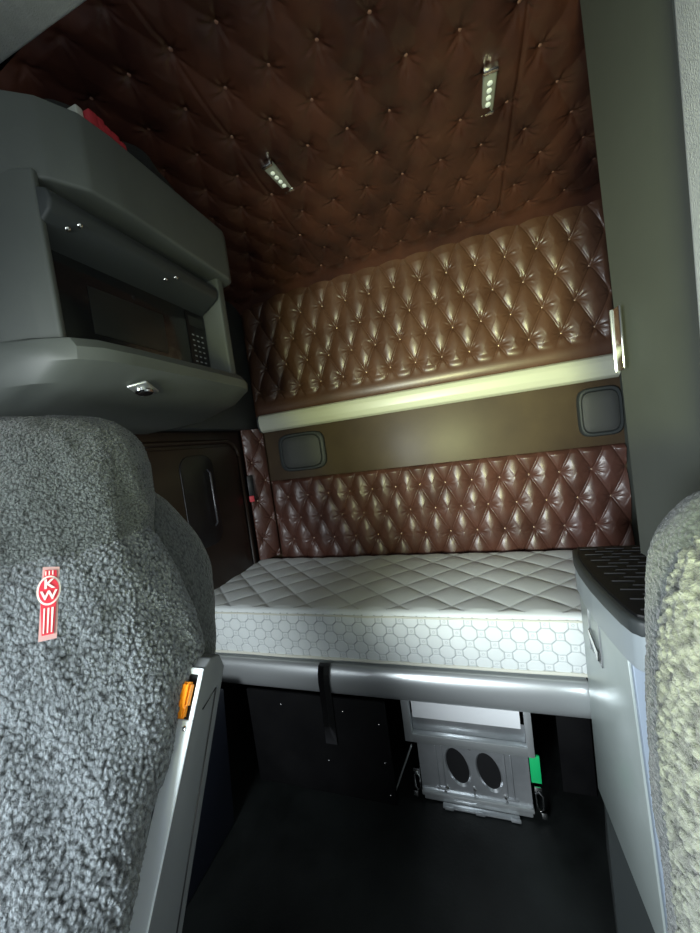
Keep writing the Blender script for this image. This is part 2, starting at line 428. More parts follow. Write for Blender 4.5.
# ------------------------------------------------------------------ side door (upholstered) on left wall
dr = S(box('door_1', -1.40, -1.375, .95, 1.975, .60, 1.715, vinyl_dark, bev=.006))
bm = bmesh.new()
def rr(y0, y1, z0, z1, r, n=6):
    out = []
    for cy, cz, a0 in ((y1-r, z1-r, 0), (y0+r, z1-r, 90), (y0+r, z0+r, 180), (y1-r, z0+r, 270)):
        for k in range(n+1): a = math.radians(a0+90*k/n); out.append((cy+r*math.cos(a), cz+r*math.sin(a)))
    return out
pth = [(-1.372, a, b) for a, b in rr(1.02, 1.93, .66, 1.655, .10)]; pth.append(pth[0])
add_tube(bm, pth, .014, 10)
part(from_bm('door_frame', bm, vinyl_dark, smooth=True), dr)
prism('door_pad', rr(1.05, 1.90, .69, 1.625, .08), -1.376, -1.362, 'x', vinyl_dark, dr, bev=.005)
prism('door_window', rr(1.41, 1.66, 1.08, 1.585, .075), -1.364, -1.356, 'x', black, dr, bev=.003)
bm = bmesh.new()
add_tube(bm, [(-1.352, 1.60, 1.50), (-1.335, 1.60, 1.48), (-1.335, 1.60, 1.20), (-1.352, 1.60, 1.18)], .006, 8)
part(from_bm('grab_handle', bm, mat('dark_gloss', (.05, .05, .055), .15, coat=.8), smooth=True), dr)

S(box('trim_6', -1.40, -1.372, .2, 2.10, .003, .60, panel_blk, bev=.002))
# seat-belt style release latch hanging on the corner panel
e = empty('webbing_buckle', (-1.335, 1.972, 1.32), label='small black webbing buckle with red button hanging on the tufted corner panel', cat='buckle')
box('buckle_body', -1.355, -1.315, 1.955, 1.975, 1.25, 1.42, black, e, bev=.006, rot=Matrix.Rotation(.8, 3, 'Z'))
box('release_button', -1.350, -1.320, 1.945, 1.965, 1.245, 1.285, mat('red_button', (.75, .08, .10), .4), e, bev=.004, rot=Matrix.Rotation(.8, 3, 'Z'))

# ------------------------------------------------------------------ ceiling lights
def clight(x, y0, y1, dx, label):
    yc = (y0+y1)/2; zc = ceilz(yc)
    e = empty('ceiling_light', (x, yc, zc), label=label, cat='light', group='strip lights set in the tufted ceiling')
    L = y1-y0; rotz = Matrix.Rotation(-math.atan2(dx, L), 3, 'Z'); piv = (x, yc, zc)
    bm = bmesh.new(); add_box(bm, x-.021, x+.021, y0, y1, zc-.020, zc+.004, .006, 3, rotz, piv)
    part(from_bm('light_housing', bm, lens, ang=40), e)
    for s in (-1, 1):
        yy = yc+s*(L/2-.006)
        bm = bmesh.new(); add_box(bm, x-.023, x+.023, yy-.008, yy+.008, zc-.023, zc+.002, .004, 2, rotz, piv)
        part(from_bm('chrome_end_cap', bm, chrome, ang=40), e)
    for k in range(4):
        yy = yc + (k-1.5)*.026
        bm = bmesh.new(); c = Vector(piv)+rotz @ (Vector((x, yy, zc-.020))-Vector(piv))
        add_disc(bm, c, (0, 0, -1), .0085, .004, 14)
        part(from_bm('led', bm, led, ang=40), e)
clight(-.578, 1.279, 1.445, .02, 'small clear strip light in the tufted ceiling, the left one near the locker')
clight(.220, 1.281, 1.449, .0, 'small clear strip light in the tufted ceiling, the right one beside the seam')

# ------------------------------------------------------------------ overhead locker
lk = empty('overhead_locker', (-1.09, .85, 1.71), label='grey moulded overhead locker on the left wall with a microwave inside', cat='cabinet')
top_plan = [(-1.37, .545), (-.99, .555), (-.91, .585), (-.85, .63), (-.805, .70), (-.795, .78), (-.795, 1.24), (-.81, 1.275), (-.85, 1.29), (-1.37, 1.29)]
prism('locker_top', top_plan, 2.245, 2.437, 'z', grey_trim, lk, bev=.009, seg=4, ang=40)
box('locker_back', -1.37, -1.34, .56, 1.285, 1.75, 2.22, grey_dark, lk)
prism('side_jamb', [(-1.34, .5455), (-.99, .5555), (-.91, .5855), (-.878, .600), (-.862, .606), (-.866, .622), (-1.34, .625)], 1.84, 2.262, 'z', grey_trim, lk, bev=.006, seg=3, ang=40)
prism('side_jamb', [(-1.34, 1.205), (-.83, 1.205), (-.83, 1.24), (-.85, 1.262), (-1.34, 1.275)], 1.84, 2.25, 'z', grey_trim, lk, bev=.006, seg=3)
tray = [(-1.37, 1.855), (-.80, 1.858), (-.765, 1.850), (-.748, 1.828), (-.752, 1.800), (-.82, 1.760), (-1.02, 1.715), (-1.37, 1.705)]
bm = bmesh.new(); rings = []
for y, s in ((.505, .62), (.520, .74), (.545, .87), (.575, .95), (.62, .99), (.70, 1.0), (1.14, 1.0), (1.19, .98), (1.23, .95), (1.262, .90)):
    dy = (y < .7)*1.0
    rings.append([bm.verts.new((-1.37+(p[0]+1.37)*s, y, p[1])) for p in tray])
n = len(tray)
for i in range(len(rings)-1):
    for k in range(n): bm.faces.new((rings[i][k], rings[i][(k+1) % n], rings[i+1][(k+1) % n], rings[i+1][k]))
bm.faces.new(rings[0][::-1]); bm.faces.new(rings[-1])
part(from_bm('locker_tray', bm, grey_trim, ang=26), lk)
# lifted flap in the opening
fl = prism('locker_flap', [(-.862, 2.222), (-.838, 2.212), (-.826, 2.188), (-.834, 2.160), (-.93, 2.105), (-.955, 2.115), (-.955, 2.222)], .608, 1.195, 'y', grey_dark, lk, bev=.008, seg=3)
for y, x_, z_ in ((.658, -.852, 2.1465), (.675, -.832, 2.157), (.957, -.852, 2.1465), (.982, -.832, 2.157)):
    bm = bmesh.new(); c = Vector((x_, y, z_)); add_dome(bm, .0075, c, (.48, 0, -.88), .8)
    o = from_bm('screw', bm, screwm, smooth=True); part(o, lk)
# latch on the tray underside
bm = bmesh.new(); pf = [(-.80, 1.775), (-.92, 1.745)]
lat = empty('tray_latch', (-.86, .80, 1.755)); lat.parent = lk; lat.location = Vector((-.815, .765, 1.7625))-Vector(lk.location)
bpy.context.view_layer.update()
q = Vector((0, 0, 1)).rotation_difference(Vector((.25, 0, -.97))).to_matrix()
def latch_part(name, r, rx, h, m, base=0.):
    b_ = bmesh.new(); c = Vector((0, 0, 0))
    add_disc(b_, c+Vector((.25, 0, -.97)).normalized()*base, (.25, 0, -.97), r, h, 24, rx)
    o = from_bm(name, b_, m, ang=40); o.parent = lat; return o
rl_ = Vector((0, 0, 1)).rotation_difference(Vector((-.22, 0, .975))).to_matrix() @ Matrix.Rotation(.5, 3, 'Z')
bm = bmesh.new(); add_box(bm, -.026, .026, -.046, .046, -.006, .002, .004, 3, rl_, (0, 0, 0))
o = from_bm('latch_escutcheon', bm, alu, ang=40); o.parent = lat
latch_part('latch_paddle', .020, .026, .012, chrome, .004)

# ------------------------------------------------------------------ microwave
mw = empty('microwave', (-1.1, .92, 1.86), label='black microwave oven sitting inside the grey overhead locker', cat='microwave')
MX = -.925
box('oven_body', -1.33, MX-.012, .615, 1.200, 1.862, 2.12, black, mw, bev=.006)
dw = box('oven_door', MX-.012, MX+.012, .617, 1.095, 1.885, 2.115, mw_black, mw, bev=.005)
o = box('door_glass', MX+.0122, MX+.0145, .73, .985, 1.925, 2.055, mw_glass, None, bev=.0008); o.parent = dw
kp = box('control_panel', MX-.012, MX+.010, 1.099, 1.198, 1.885, 2.115, black, mw, bev=.003)
bm = bmesh.new()
for r_ in range(7):
    for c_ in range(3):
        y = 1.125+c_*.024; z = 1.905+r_*.020
        add_box(bm, MX+.0101, MX+.0115, y-.006, y+.004, z-.002, z+.0025)
o = from_bm('keypad_marks', bm, keym); o.parent = kp
o = box('display', MX+.0101, MX+.0112, 1.112, 1.185, 2.06, 2.095, mw_glass, None, bev=0); o.parent = kp
box('oven_sill', MX-.012, -.868, .628, 1.198, 1.859, 1.876, sill_mat, mw, bev=.002)

# things lying on top of the locker
bm = bmesh.new()
for i in range(5):
    y = .745+i*.020; add_box(bm, -.850, -.804, y-.013, y+.013, 2.437, 2.474-.004*i+.004*(i % 2), .005, 2, Matrix.Rotation(.25*math.sin(i*2.1), 3, 'X'))
e = empty('red_strap', (-.85, .79, 2.437), label='small crumpled red strap lying on top of the overhead locker', cat='strap')
part(from_bm('webbing', bm, redm, ang=40), e)
box('pale_tip', -.862, -.822, .712, .732, 2.437, 2.474, mat('pale_tip', (.45, .47, .42), .5), e, bev=.004)
def cl_fn(u, v):
    y = .66+u*.64; a = v*PI
    r = .105+.035*noise.noise(Vector((u*7, v*3, 1)))
    r *= max(0, math.sin(PI*min(max(u, 0), 1)))**.35
    return (-.965+math.cos(a)*r*1.15, y, 2.4375+math.sin(a)*r*1.45)
cl = grid_obj('rolled_fabric', cl_fn, 60, 20, dark_clutter)
tag(cl, 'dark rolled fabric lying on top of the overhead locker against the ceiling', 'fabric')

# ------------------------------------------------------------------ bunk: mattress, rail, panels
mt = empty('mattress', (-.3, 1.7, .615), label='white quilted mattress with honeycomb-stitched side on the lower bunk', cat='mattress')
MY0, MY1, MZ0, MZ1 = 1.335, 2.055, .605, .832
def quilt_top(x, y):
    a, b = .215, .098
    p = (x+.1)/a + (y-1.39)/(2*b); q_ = (x+.1)/a - (y-1.39)/(2*b)
    d = min(abs(p-round(p)), abs(q_-round(q_)))
    h = .0085*abs(math.sin(PI*p)*math.sin(PI*q_))**.38
    return h, .8*max(0, 1-d/.020)
def octo(x, z):
    a, b = .088, .040
    p = x/a + z/(2*b); q_ = x/a - z/(2*b); fp = p-round(p); fq = q_-round(q_)
    n_ = max(abs(fp), abs(fq), (abs(fp)+abs(fq))*.72)
    g = max(0, 1-abs(n_-.485)/.040)
    cp_, cq_ = abs(abs(fp)-.5), abs(abs(fq)-.5); rc = math.hypot(cp_, cq_)
    g = max(g, .5*max(0, 1-abs(rc-.07)/.04))
    return .004*(1-g), min(1, g*1.1)
NX = 1100; x0m, x1m = -1.365, .785
rows = []
rad = .014
prof = []   # (y,z,ny,nz,zone)
zs = [MZ0+.012+ (MZ1-.016-MZ0-.012)*k/110 for k in range(111)]
for z in zs: prof.append((MY0, z, -1, 0, 's'))
for k in range(1, 8):
    a = PI/2*k/8; prof.append((MY0+rad*(1-math.cos(a)), MZ1-.016+.016*math.sin(a), -math.cos(a), math.sin(a), 'c'))
for k in range(0, 121):
    y = MY0+rad+(MY1-MY0-rad)*k/120; prof.append((y, MZ1, 0, 1, 't'))
vs = []; st = []
for (y, z, ny, nz, zn) in prof:
    for i in range(NX+1):
        x = x0m+(x1m-x0m)*i/NX
        if zn == 's':
            h, g = octo(x, z)
            bul = .012*math.sin(PI*(z-zs[0])/(zs[-1]-zs[0])); h += bul
        elif zn == 't':
            h, g = quilt_top(x, y)
            k = min(1, (y-MY0-rad)/.012); h = h*k+.004*(1-k)
            h += .004*noise.noise(Vector((x*3, y*3, 0)))
            if y > MY1-.06: h -= .03*((y-MY1+.06)/.06)**2
        else: h, g = .003, 0
        ex_ = min(x-x0m, x1m-x)
        vs.append((x, y+ny*h, z+nz*h)); st.append(g)
fs = []; w = NX+1
for j in range(len(prof)-1):
    for i in range(NX): a = j*w+i; fs.append((a, a+1, a+w+1, a+w))
# closing: back, bottom, ends
nb = len(vs); 
for i in (0, NX): pass
me = bpy.data.meshes.new('mattress_body'); me.from_pydata(vs, [], fs); me.update()
at = me.attributes.new('stitch', 'FLOAT', 'POINT'); at.data.foreach_set('value', st)
o = link('mattress_cover', me, quilt, None, smooth=True); part(o, mt)
box('mattress_core', x0m+.002, x1m-.002, MY0+.012, MY1-.004, MZ0, MZ1-.010, quilt, mt, bev=.012)
for z, r in ((MZ1-.020, .0045), (MZ0+.012, .007)):
    bm = bmesh.new()
    add_tube(bm, [(x0m+(x1m-x0m)*k/60, MY0-.004+.002*noise.noise(Vector((k*.3, z*9, 0))), z+.0025*noise.noise(Vector((k*.25, z, 3)))) for k in range(61)], r, 8)
    part(from_bm('piping', bm, cream, smooth=True), mt)

# bunk base + front rail
br = [(1.36, .600)] + [(1.330-.036*math.cos(math.radians(t)), .531+.069*math.sin(math.radians(t))) for t in range(80, -81, -8)] + [(1.36, .462)]
rl = prism('bunk_front_rail', br, -1.37, .335, 'x', alu, bev=0, ang=40)
tag(rl, 'rounded brushed aluminium rail along the front of the lower bunk under the mattress', 'rail')
bb = box('bunk_platform', -1.37, .79, 1.362, 2.09, .565, .600, panel_blk, bev=.003)
tag(bb, 'black flat base board carrying the mattress behind the aluminium rail', 'bunk base')
# strap over the rail
sp = [(1.318, .604), (1.300, .598), (1.288, .572), (1.2855, .535), (1.290, .500), (1.292, .46), (1.293, .40), (1.293, .33), (1.293, .25)]
bm = bmesh.new()
t = .0025
inner = [(y, z) for y, z in sp]; outer = [(y-t, z+(.002 if i < 2 else 0)) for i, (y, z) in enumerate(sp)]
for i in range(len(sp)-1):
    xa = -.682 - .004*i*.4; xb = -.630 - .004*i*.4; 
    a = [(xa, *inner[i]), (xb, *inner[i]), (xb-.0016, *inner[i+1]), (xa-.0016, *inner[i+1])]
    b_ = [(xa, *outer[i]), (xb, *outer[i]), (xb-.0016, *outer[i+1]), (xa-.0016, *outer[i+1])]
    A = [bm.verts.new(p) for p in a]; B = [bm.verts.new(p) for p in b_]
    bm.faces.new(A[::-1]); bm.faces.new(B)
    for k in range(4): bm.faces.new((A[k], A[(k+1) % 4], B[(k+1) % 4], B[k]))
bmesh.ops.remove_doubles(bm, verts=bm.verts, dist=.0001)
so = from_bm('webbing_strap', bm, strap_mat, ang=40)
tag(so, 'black webbing strap looped over the aluminium bunk rail with its end hanging down', 'strap')

# black panels below the bunk
pb = box('under_bunk_panel', -1.075, -.410, 1.300, 1.312, .003, .458, panel_blk, bev=.001)
tag(pb, 'large black panel under the bunk, left of the silver heater vent', 'panel')
for x, z in ((-.445, .36), (-.44, .19), (-.435, .045), (-.70, .16), (-.90, .40), (-.60, .40)):
    bm = bmesh.new(); add_dome(bm, .0045, (x, 1.2998, z), (0, -1, 0), .6); part(from_bm('screw', bm, screwm, smooth=True), pb)
pr = box('under_bunk_panel', .250, .370, 1.480, 1.492, .003, .562, panel_blk, bev=.001)
tag(pr, 'narrow black panel under the bunk, between the green tag and the silver cabinet', 'panel')
bm = bmesh.new()
add_box(bm, -.43, -.424, 1.345, 1.357, .012, .26, .001, 1, Matrix.Rotation(.40, 3, 'Y'), (-.427, 1.35, .012))
s_ = from_bm('support_stay', bm, alu, ang=30); tag(s_, 'thin slanted metal stay between the black panel and the heater vent', 'stay')

# ------------------------------------------------------------------ heater vent unit
hv = empty('heater_vent', (-.1, 1.345, 0), label='silver metal vent unit with two oval openings hanging under the bunk rail', cat='heater')
YF = 1.358
def frame(name, xo0, xo1, zo0, zo1, xi0, xi1, zi0, zi1, y0, y1, m, par):
    bm = bmesh.new()
    add_box(bm, xo0, xi0, y0, y1, zo0, zo1, .003); add_box(bm, xi1, xo1, y0, y1, zo0, zo1, .003)
    add_box(bm, xi0-.002, xi1+.002, y0, y1, zo0, zi0, .003)
    if zo1-zi1 > .002: add_box(bm, xi0-.002, xi1+.002, y0, y1, zi1, zo1, .003)
    return part(from_bm(name, bm, m, ang=35), par)
frame('upper_frame', -.352, .143, .262, .459, -.318, .118, .300, .456, YF-.016, YF+.012, alu, hv)
box('shaded_panel', -.318, .118, YF+.010, YF+.014, .300, .372, steel, hv, bev=.001)
box('lit_panel', -.312, .105, YF+.002, YF+.010, .360, .452, lit_metal, hv, bev=.002)  # upper half of the same inner panel, its reflection painted white
# lower plate with two real oval openings
def oval_plate():
    bm = bmesh.new(); X0, X1, Z0, Z1 = -.305, .118, .045, .262
    hs = [(-.150, .168), (-.030, .165)]; RA, RB = .040, .074; n = 32
    y = YF-.006
    # build as two cells each with a hole, plus side strips
    xm = -.0935
    cells = [(-.215, xm, hs[0]), (xm, .030, hs[1])]
    for x0_, x1_, (hx, hz) in cells:
        inn = []; out = []; lip = []
        for k in range(n):
            a = 2*PI*k/n; c, s = math.cos(a), math.sin(a)
            tilt = .16
            ex_, ez_ = RA*c, RB*s; ex2 = ex_ - ez_*tilt
            lip.append(bm.verts.new((hx+ex2*1.16, y, hz+ez_*1.12)))
            inn.append(bm.verts.new((hx+ex2, y+.010, hz+ez_)))
            # project to cell rectangle
            tx = ((x1_-hx) if c > 0 else (hx-x0_))/max(1e-6, abs(c)); tz = ((Z1-hz) if s > 0 else (hz-Z0))/max(1e-6, abs(s))
            t_ = min(tx, tz); out.append(bm.verts.new((hx+c*t_, y, hz+s*t_)))
        for k in range(n):
            k2 = (k+1) % n
            bm.faces.new((out[k], out[k2], lip[k2], lip[k])); bm.faces.new((lip[k], lip[k2], inn[k2], inn[k]))
    for xa, xb in ((X0, -.215), (.030, X1)):
        bm.faces.new([bm.verts.new(p) for p in ((xa, y, Z0), (xb, y, Z0), (xb, y, Z1), (xa, y, Z1))])
    # raised ribs
    for x in (-.232, -.208, .030, .054):
        add_box(bm, x-.003, x+.003, y-.005, y+.001, .070, .255, .002)
    for x0_, x1_, z in ((-.245, -.195, .066), (.018, .068, .066)): add_box(bm, x0_, x1_, y-.006, y+.001, z-.004, z+.004, .002)
    add_box(bm, X0, X1, y+.012, y+.03, Z0, Z1, .003)
    return bm
part(from_bm('lower_plate', oval_plate(), steel, ang=35), hv)
bm = bmesh.new()
for hx, hz in ((-.150, .168), (-.030, .165)): add_disc(bm, (hx, YF+.0055, hz), (0, -1, 0), .054, .004, 28, .080)
part(from_bm('dark_duct', bm, black, ang=40), hv)
bm = bmesh.new()
bm.free()
for x, z in ((-.200, .075), (.022, .072), (-.095, .262), (-.092, .085)):
    bm = bmesh.new(); add_disc(bm, (x, YF-.006, z), (0, -1, 0), .007, .006, 14); part(from_bm('bolt', bm, chrome, ang=40), hv)
# bottom lips
bm = bmesh.new(); add_box(bm, -.308, .121, YF-.018, YF+.010, .030, .050, .004); add_box(bm, -.300, .115, YF-.012, YF+.020, .008, .034, .004)
part(from_bm('bottom_flange', bm, alu, ang=35), hv)
bm = bmesh.new(); add_box(bm, -.225, .065, YF-.034, YF-.012, .004, .010, .002)
for x in (-.20, -.08, .05): add_box(bm, x-.018, x+.018, YF-.040, YF-.030, .004, .016, .003)
part(from_bm('foot_bracket', bm, steel, ang=35), hv)
# side latches
for sx, x in ((-1, -.322), (1, .142)):
    bm = bmesh.new()
    add_tube(bm, [(x, YF-.012, .125), (x+.012, YF-.02, .115), (x+.012, YF-.02, .065), (x, YF-.018, .05), (x-.010, YF-.016, .065), (x-.010, YF-.014, .115), (x, YF-.012, .125)], .0035, 8)
    add_box(bm, x-.014, x+.014, YF-.012, YF, .110, .140, .003)
    add_box(bm, x-.010+sx*.012, x+.010+sx*.012, YF-.02, YF-.008, .018, .045, .003)
    part(from_bm('side_latch', bm, chrome, ang=40), hv)
box('green_tag', .122, .158, YF-.004, YF+.004, .150, .262, green, hv, bev=.001)

# ------------------------------------------------------------------ navy base unit, left
nb = prism('base_cupboard', [(.55, .003), (1.105, .003), (1.165, .56), (.62, .56)], -1.37, -1.08, 'x', navy, bev=.004)
tag(nb, 'dark navy side unit on the floor at left, behind the seat shell', 'cabinet')

# ------------------------------------------------------------------ cabinet at right with black counter
cb_ = empty('side_cabinet', (.55, 1.08, 0), label='silver-grey side cabinet with bowed black countertop at the foot of the bunk', cat='cabinet')
CX = .33
bm = bmesh.new()
add_prism(bm, [(.947, .965), (1.29, .965), (1.29, .236), (.862, .236)], CX+.006, .79, 'x', .004)
part(from_bm('cabinet_body', bm, cab_mat, ang=35), cb_)
# side door face (towards the aisle) and front
dr_ = prism('cabinet_door', [(.947, .952), (1.288, .952), (1.288, .236), (.862, .236)], CX-.004, CX+.008, 'x', cab_mat, cb_, bev=.003)
prism('cabinet_front', [(.932, .965), (.947, .965), (.862, .236), (.847, .236)], CX, .79, 'x', cab_front, cb_, bev=.003)
box('edge_strip', CX-.010, CX+.02, .925, 1.300, .953, .963, alu, cb_, bev=.002)
# recessed pull handle
bm = bmesh.new()
add_box(bm, CX-.008, CX-.003, 1.205, 1.212, .79, .935, .001); add_box(bm, CX-.008, CX-.003, 1.118, 1.125, .79, .935, .001)
add_box(bm, CX-.008, CX-.003, 1.118, 1.212, .930, .936, .001); add_box(bm, CX-.008, CX-.003, 1.118, 1.212, .788, .794, .001)
o = from_bm('pull_frame', bm, steel, ang=30); part(o, cb_)
prism('pull_handle', [(1.13, .80), (1.20, .85), (1.195, .865), (1.165, .85), (1.125, .83)], CX-.014, CX-.003, 'x', chrome, cb_, bev=.002)
# skirt flaring towards the floor
bm = bmesh.new()
top = [(CX+.012, 1.288, .236), (CX+.012, .875, .236), (.62, .875, .236), (.62, 1.288, .236)]
bot = [(.338, 1.300, .003), (.238, .88, .003), (.62, .88, .003), (.62, 1.300, .003)]
T = [bm.verts.new(p) for p in top]; B = [bm.verts.new(p) for p in bot]
bm.faces.new(T); bm.faces.new(B[::-1])
for k in range(4): bm.faces.new((T[k], T[(k+1) % 4], B[(k+1) % 4], B[k]))
part(from_bm('plinth', bm, grey_dark, ang=20), cb_)
# bowed countertop
edge = [(.326, 1.312), (.309, 1.24), (.300, 1.16), (.296, 1.06), (.298, .97), (.303, .89), (.309, .855), (.322, .838), (.345, .830)]
plan = edge + [(.79, .83), (.79, 1.312)]
prism('counter_edge', plan, .965, 1.062, 'z', rim_mat, cb_, bev=.006, seg=3)
ins = [(x+.010, min(y, 1.304) if y > .85 else y+.010) for x, y in edge] + [(.78, .842), (.78, 1.304)]
prism('counter_rim', plan if False else [(x-.004, y) for x, y in edge]+[(.79, .826), (.79, 1.312)], 1.045, 1.082, 'z', grey_dark, cb_, bev=.008, seg=3)
cm = prism('counter_mat', ins, 1.080, 1.090, 'z', black_mat, cb_, bev=.003, seg=2)
bm = bmesh.new()
gl = mat('mat_rib', (.03, .03, .032), .3, coat=.15)
for r_ in range(17):
    y = .875+r_*.025
    for c_ in range(6):
        x = .335+c_*.072+(.036 if r_ % 2 else 0)
        if x+.05 < .60: add_box(bm, x, x+.050, y-.002, y+.002, 1.089, 1.0925, .001, 1)
o = from_bm('mat_ribs', bm, gl, ang=40); o.parent = cm

# ------------------------------------------------------------------ tall grey pillar on the right
bm = bmesh.new()
zt, zb = 2.668, 1.092
def px(z): return .463-.028*(z-zb)/(zt-zb)
v = []
for z in (zb, zt):
    xx = px(z)+(.006 if z == zb else 0)
    v.append([bm.verts.new(p) for p in ((xx, 1.205, z), (.795, 1.205, z), (.795, .835, z), (xx+.004, .835, z))])
bm.faces.new(v[0][::-1]); bm.faces.new(v[1])
for k in range(4): bm.faces.new((v[0][k], v[0][(k+1) % 4], v[1][(k+1) % 4], v[1][k]))
bmesh.ops.bevel(bm, geom=bm.edges[:], offset=.012, segments=4, affect='EDGES')
tw = from_bm('tall_side_cabinet', bm, pillar_mat, ang=35)
tag(tw, 'tall plain grey padded pillar cabinet standing on the black countertop at right', 'cabinet')
# cab-side trim next to it, rougher and lighter
prism('trim_5', [(.44, 1.10), (.43, 2.76), (.80, 2.76), (.80, 1.10)], .15, .83, 'y', head_lt, bev=.02)['kind'] = 'structure'
# latch bracket at the end of the pale rail
lb_ = empty('latch_bracket', (.44, 1.17, 1.73), label='bright metal latch plate on the grey pillar at the right end of the rail', cat='bracket')
zc = 1.715
bm = bmesh.new(); add_box(bm, .430, .437, 1.105, 1.150, zc-.083, zc+.083, .003, 2); part(from_bm('latch_plate', bm, chrome, ang=35), lb_)
bm = bmesh.new(); add_box(bm, .427, .440, 1.149, 1.157, zc-.086, zc+.086, .004, 2); part(from_bm('latch_flange', bm, alu, ang=35), lb_)

# ------------------------------------------------------------------ seats
def loft(name, rows, nrm, D, m, parent, ns=220, nz=260, e=2.6, vmid=.09, depth=.10, lean=.45, zl=1.15):
    """rows: (z, u_left, u_right, depth_scale) as silhouettes; section = superellipse"""
    n_ = Vector((nrm[0], nrm[1])).normalized(); t_ = Vector((n_.y, -n_.x)) if nrm[0] > 0 else Vector((-n_.x*0+n_.y, -n_.x))
    def samp(z):
        for a, b in zip(rows, rows[1:]):
            if a[0] <= z <= b[0]:
                f = (z-a[0])/(b[0]-a[0]); 
                return [a[k]+(b[k]-a[k])*f for k in range(1, 4)]
        return rows[-1][1:]
    # smooth the sampled silhouette
    Z0, Z1 = rows[0][0], rows[-1][0]
    zs_ = [Z0+(Z1-Z0)*(1-(1-k/nz)**1.0) for k in range(nz+1)]
    raw = [samp(z) for z in zs_]
    sm = []
    for i in range(nz+1):
        w_ = 5; lo, hi = max(0, i-w_), min(nz, i+w_); hh = min(i-lo, hi-i); r = raw[i-hh:i+hh+1]
        sm.append([sum(x[k] for x in r)/len(r) for k in range(3)])
    vs = []; fs = []
    for z, (ul, ur, ds) in zip(zs_, sm):
        c = (ul+ur)/2; hw = (ur-ul)/2; vf = lean*(max(z, .80)-zl)
        k_ = (D+vf+vmid)/D
        for i in range(ns):
            a = 2*PI*i/ns; cc, ss = math.cos(a), math.sin(a)
            uu = c+hw*math.copysign(abs(cc)**(2/e), cc); vv = vf+vmid+depth*ds*math.copysign(abs(ss)**(2/e), ss)
            P = n_*(D+vv)+t_*(uu*k_); vs.append((P.x, P.y, H+(z-H)*k_))
    for j in range(nz):
        for i in range(ns):
            a = j*ns+i; b = j*ns+(i+1) % ns; fs.append((a, b, b+ns, a+ns))
    fs.append(tuple(range(ns))[::-1]); fs.append(tuple(nz*ns+i for i in range(ns)))
    me = bpy.data.meshes.new(name); me.from_pydata(vs, [], fs); me.update()
    bm = bmesh.new(); bm.from_mesh(me); bmesh.ops.recalc_face_normals(bm, faces=bm.faces); bm.to_mesh(me); bm.free()
    o = link(name, me, m, None, smooth=True); part(o, parent)
    return o

ls = empty('driver_seat', (-.72, .40, 0), label='large seat at left under a dark grey sheepskin cover with a red badge', cat='seat')
ls.name = 'sheepskin_seat'
NL = (-.88, .47)
# shell / side bolster, smoother fleece, right edge follows the shoulder
loft('side_bolster', [(.45, -.30, .02, 1), (.80, -.30, .0, 1), (1.05, -.28, .11, 1), (1.13, -.24, .185, 1), (1.16, -.24, .222, 1), (1.20, -.22, .232, 1), (1.264, -.20, .244, 1), (1.353, -.19, .246, .95), (1.40, -.18, .232, .9), (1.431, -.17, .216, .85), (1.47, -.16, .195, .8), (1.50, -.14, .170, .7), (1.53, -.08, .14, .5)],
     NL, .68, wool_side, ls, vmid=.13, depth=.08)
loft('backrest_cover', [(.45, -.30, .02, 1), (.80, -.30, .005, 1), (1.00, -.27, .090, 1), (1.12, -.24, .155, 1), (1.20, -.23, .205, 1), (1.28, -.22, .200, 1), (1.36, -.21, .180, .95), (1.42, -.20, .160, .85), (1.46, -.18, .142, .65), (1.49, -.14, .125, .35), (1.50, -.10, .09, .1)],
     NL, .68, wool, ls, ns=640, nz=760, vmid=.07, depth=.11)
loft('headrest_cover', [(1.36, -.06, .12, .30), (1.40, -.10, .145, .75), (1.44, -.12, .158, .95), (1.49, -.125, .172, 1), (1.54, -.12, .172, 1), (1.575, -.11, .164, .92), (1.60, -.095, .150, .80), (1.618, -.07, .130, .6), (1.628, -.04, .105, .35), (1.632, .0, .08, .12)],
     NL, .68, wool_head, ls, ns=360, nz=320, e=2.3, vmid=.125, depth=.13, lean=.38)
# cushion and pedestal (below the frame)
n2 = Vector(NL).normalized()
box('seat_cushion', -.87, -.37, -.20, .30, .42, .56, wool_side, ls, bev=.05, seg=4, rot=Matrix.Rotation(.5, 3, 'Z'))
box('seat_pedestal', -.80, -.44, -.12, .22, .002, .43, black, ls, bev=.02, rot=Matrix.Rotation(.5, 3, 'Z'))
# plastic side shell with orange release
sh = []
bz = prism('seat_side_shell', [(.500, 1.150), (.520, 1.158), (.545, 1.150), (.553, 1.120), (.366, .790), (.20, .48), (.13, .48), (.315, .865)], -.537, -.500, 'x', bezel_d, ls, bev=.004, seg=3)
# front strip, window light put into its paler grey
bm = bmesh.new()
d = Vector((0, .500-.315, 1.150-.865)).normalized()
def strip(x0, x1, s0, s1, off, th, bev=.002):
    """piece on the front edge of the shell: s runs down from its top"""
    T0 = Vector((0, .500, 1.150)); t = bmesh.new(); nrm = Vector((0, -d.z, d.y))
    vv = []
    for s in (s0, s1):
        for x in (x0, x1):
            for o_ in (off, off+th):
                p = T0 - d*s + nrm*o_; vv.append(t.verts.new((x, p.y, p.z)))
    for f in ((0, 1, 3, 2), (4, 6, 7, 5), (0, 4, 5, 1), (2, 3, 7, 6), (0, 2, 6, 4), (1, 5, 7, 3)): t.faces.new([vv[i] for i in f])
    bmesh.ops.recalc_face_normals(t, faces=t.faces)
    if bev: bmesh.ops.bevel(t, geom=t.edges[:], offset=bev, segments=2, affect='EDGES')
    return t
merge(bm, strip(-.5375, -.5345, .010, .080, 0, .004, .0005)); merge(bm, strip(-.508, -.4995, .004, .080, 0, .004, .001))
merge(bm, strip(-.5375, -.4995, .080, .80, 0, .004, .001)); merge(bm, strip(-.5375, -.4995, .0, .010, 0, .004, .001))
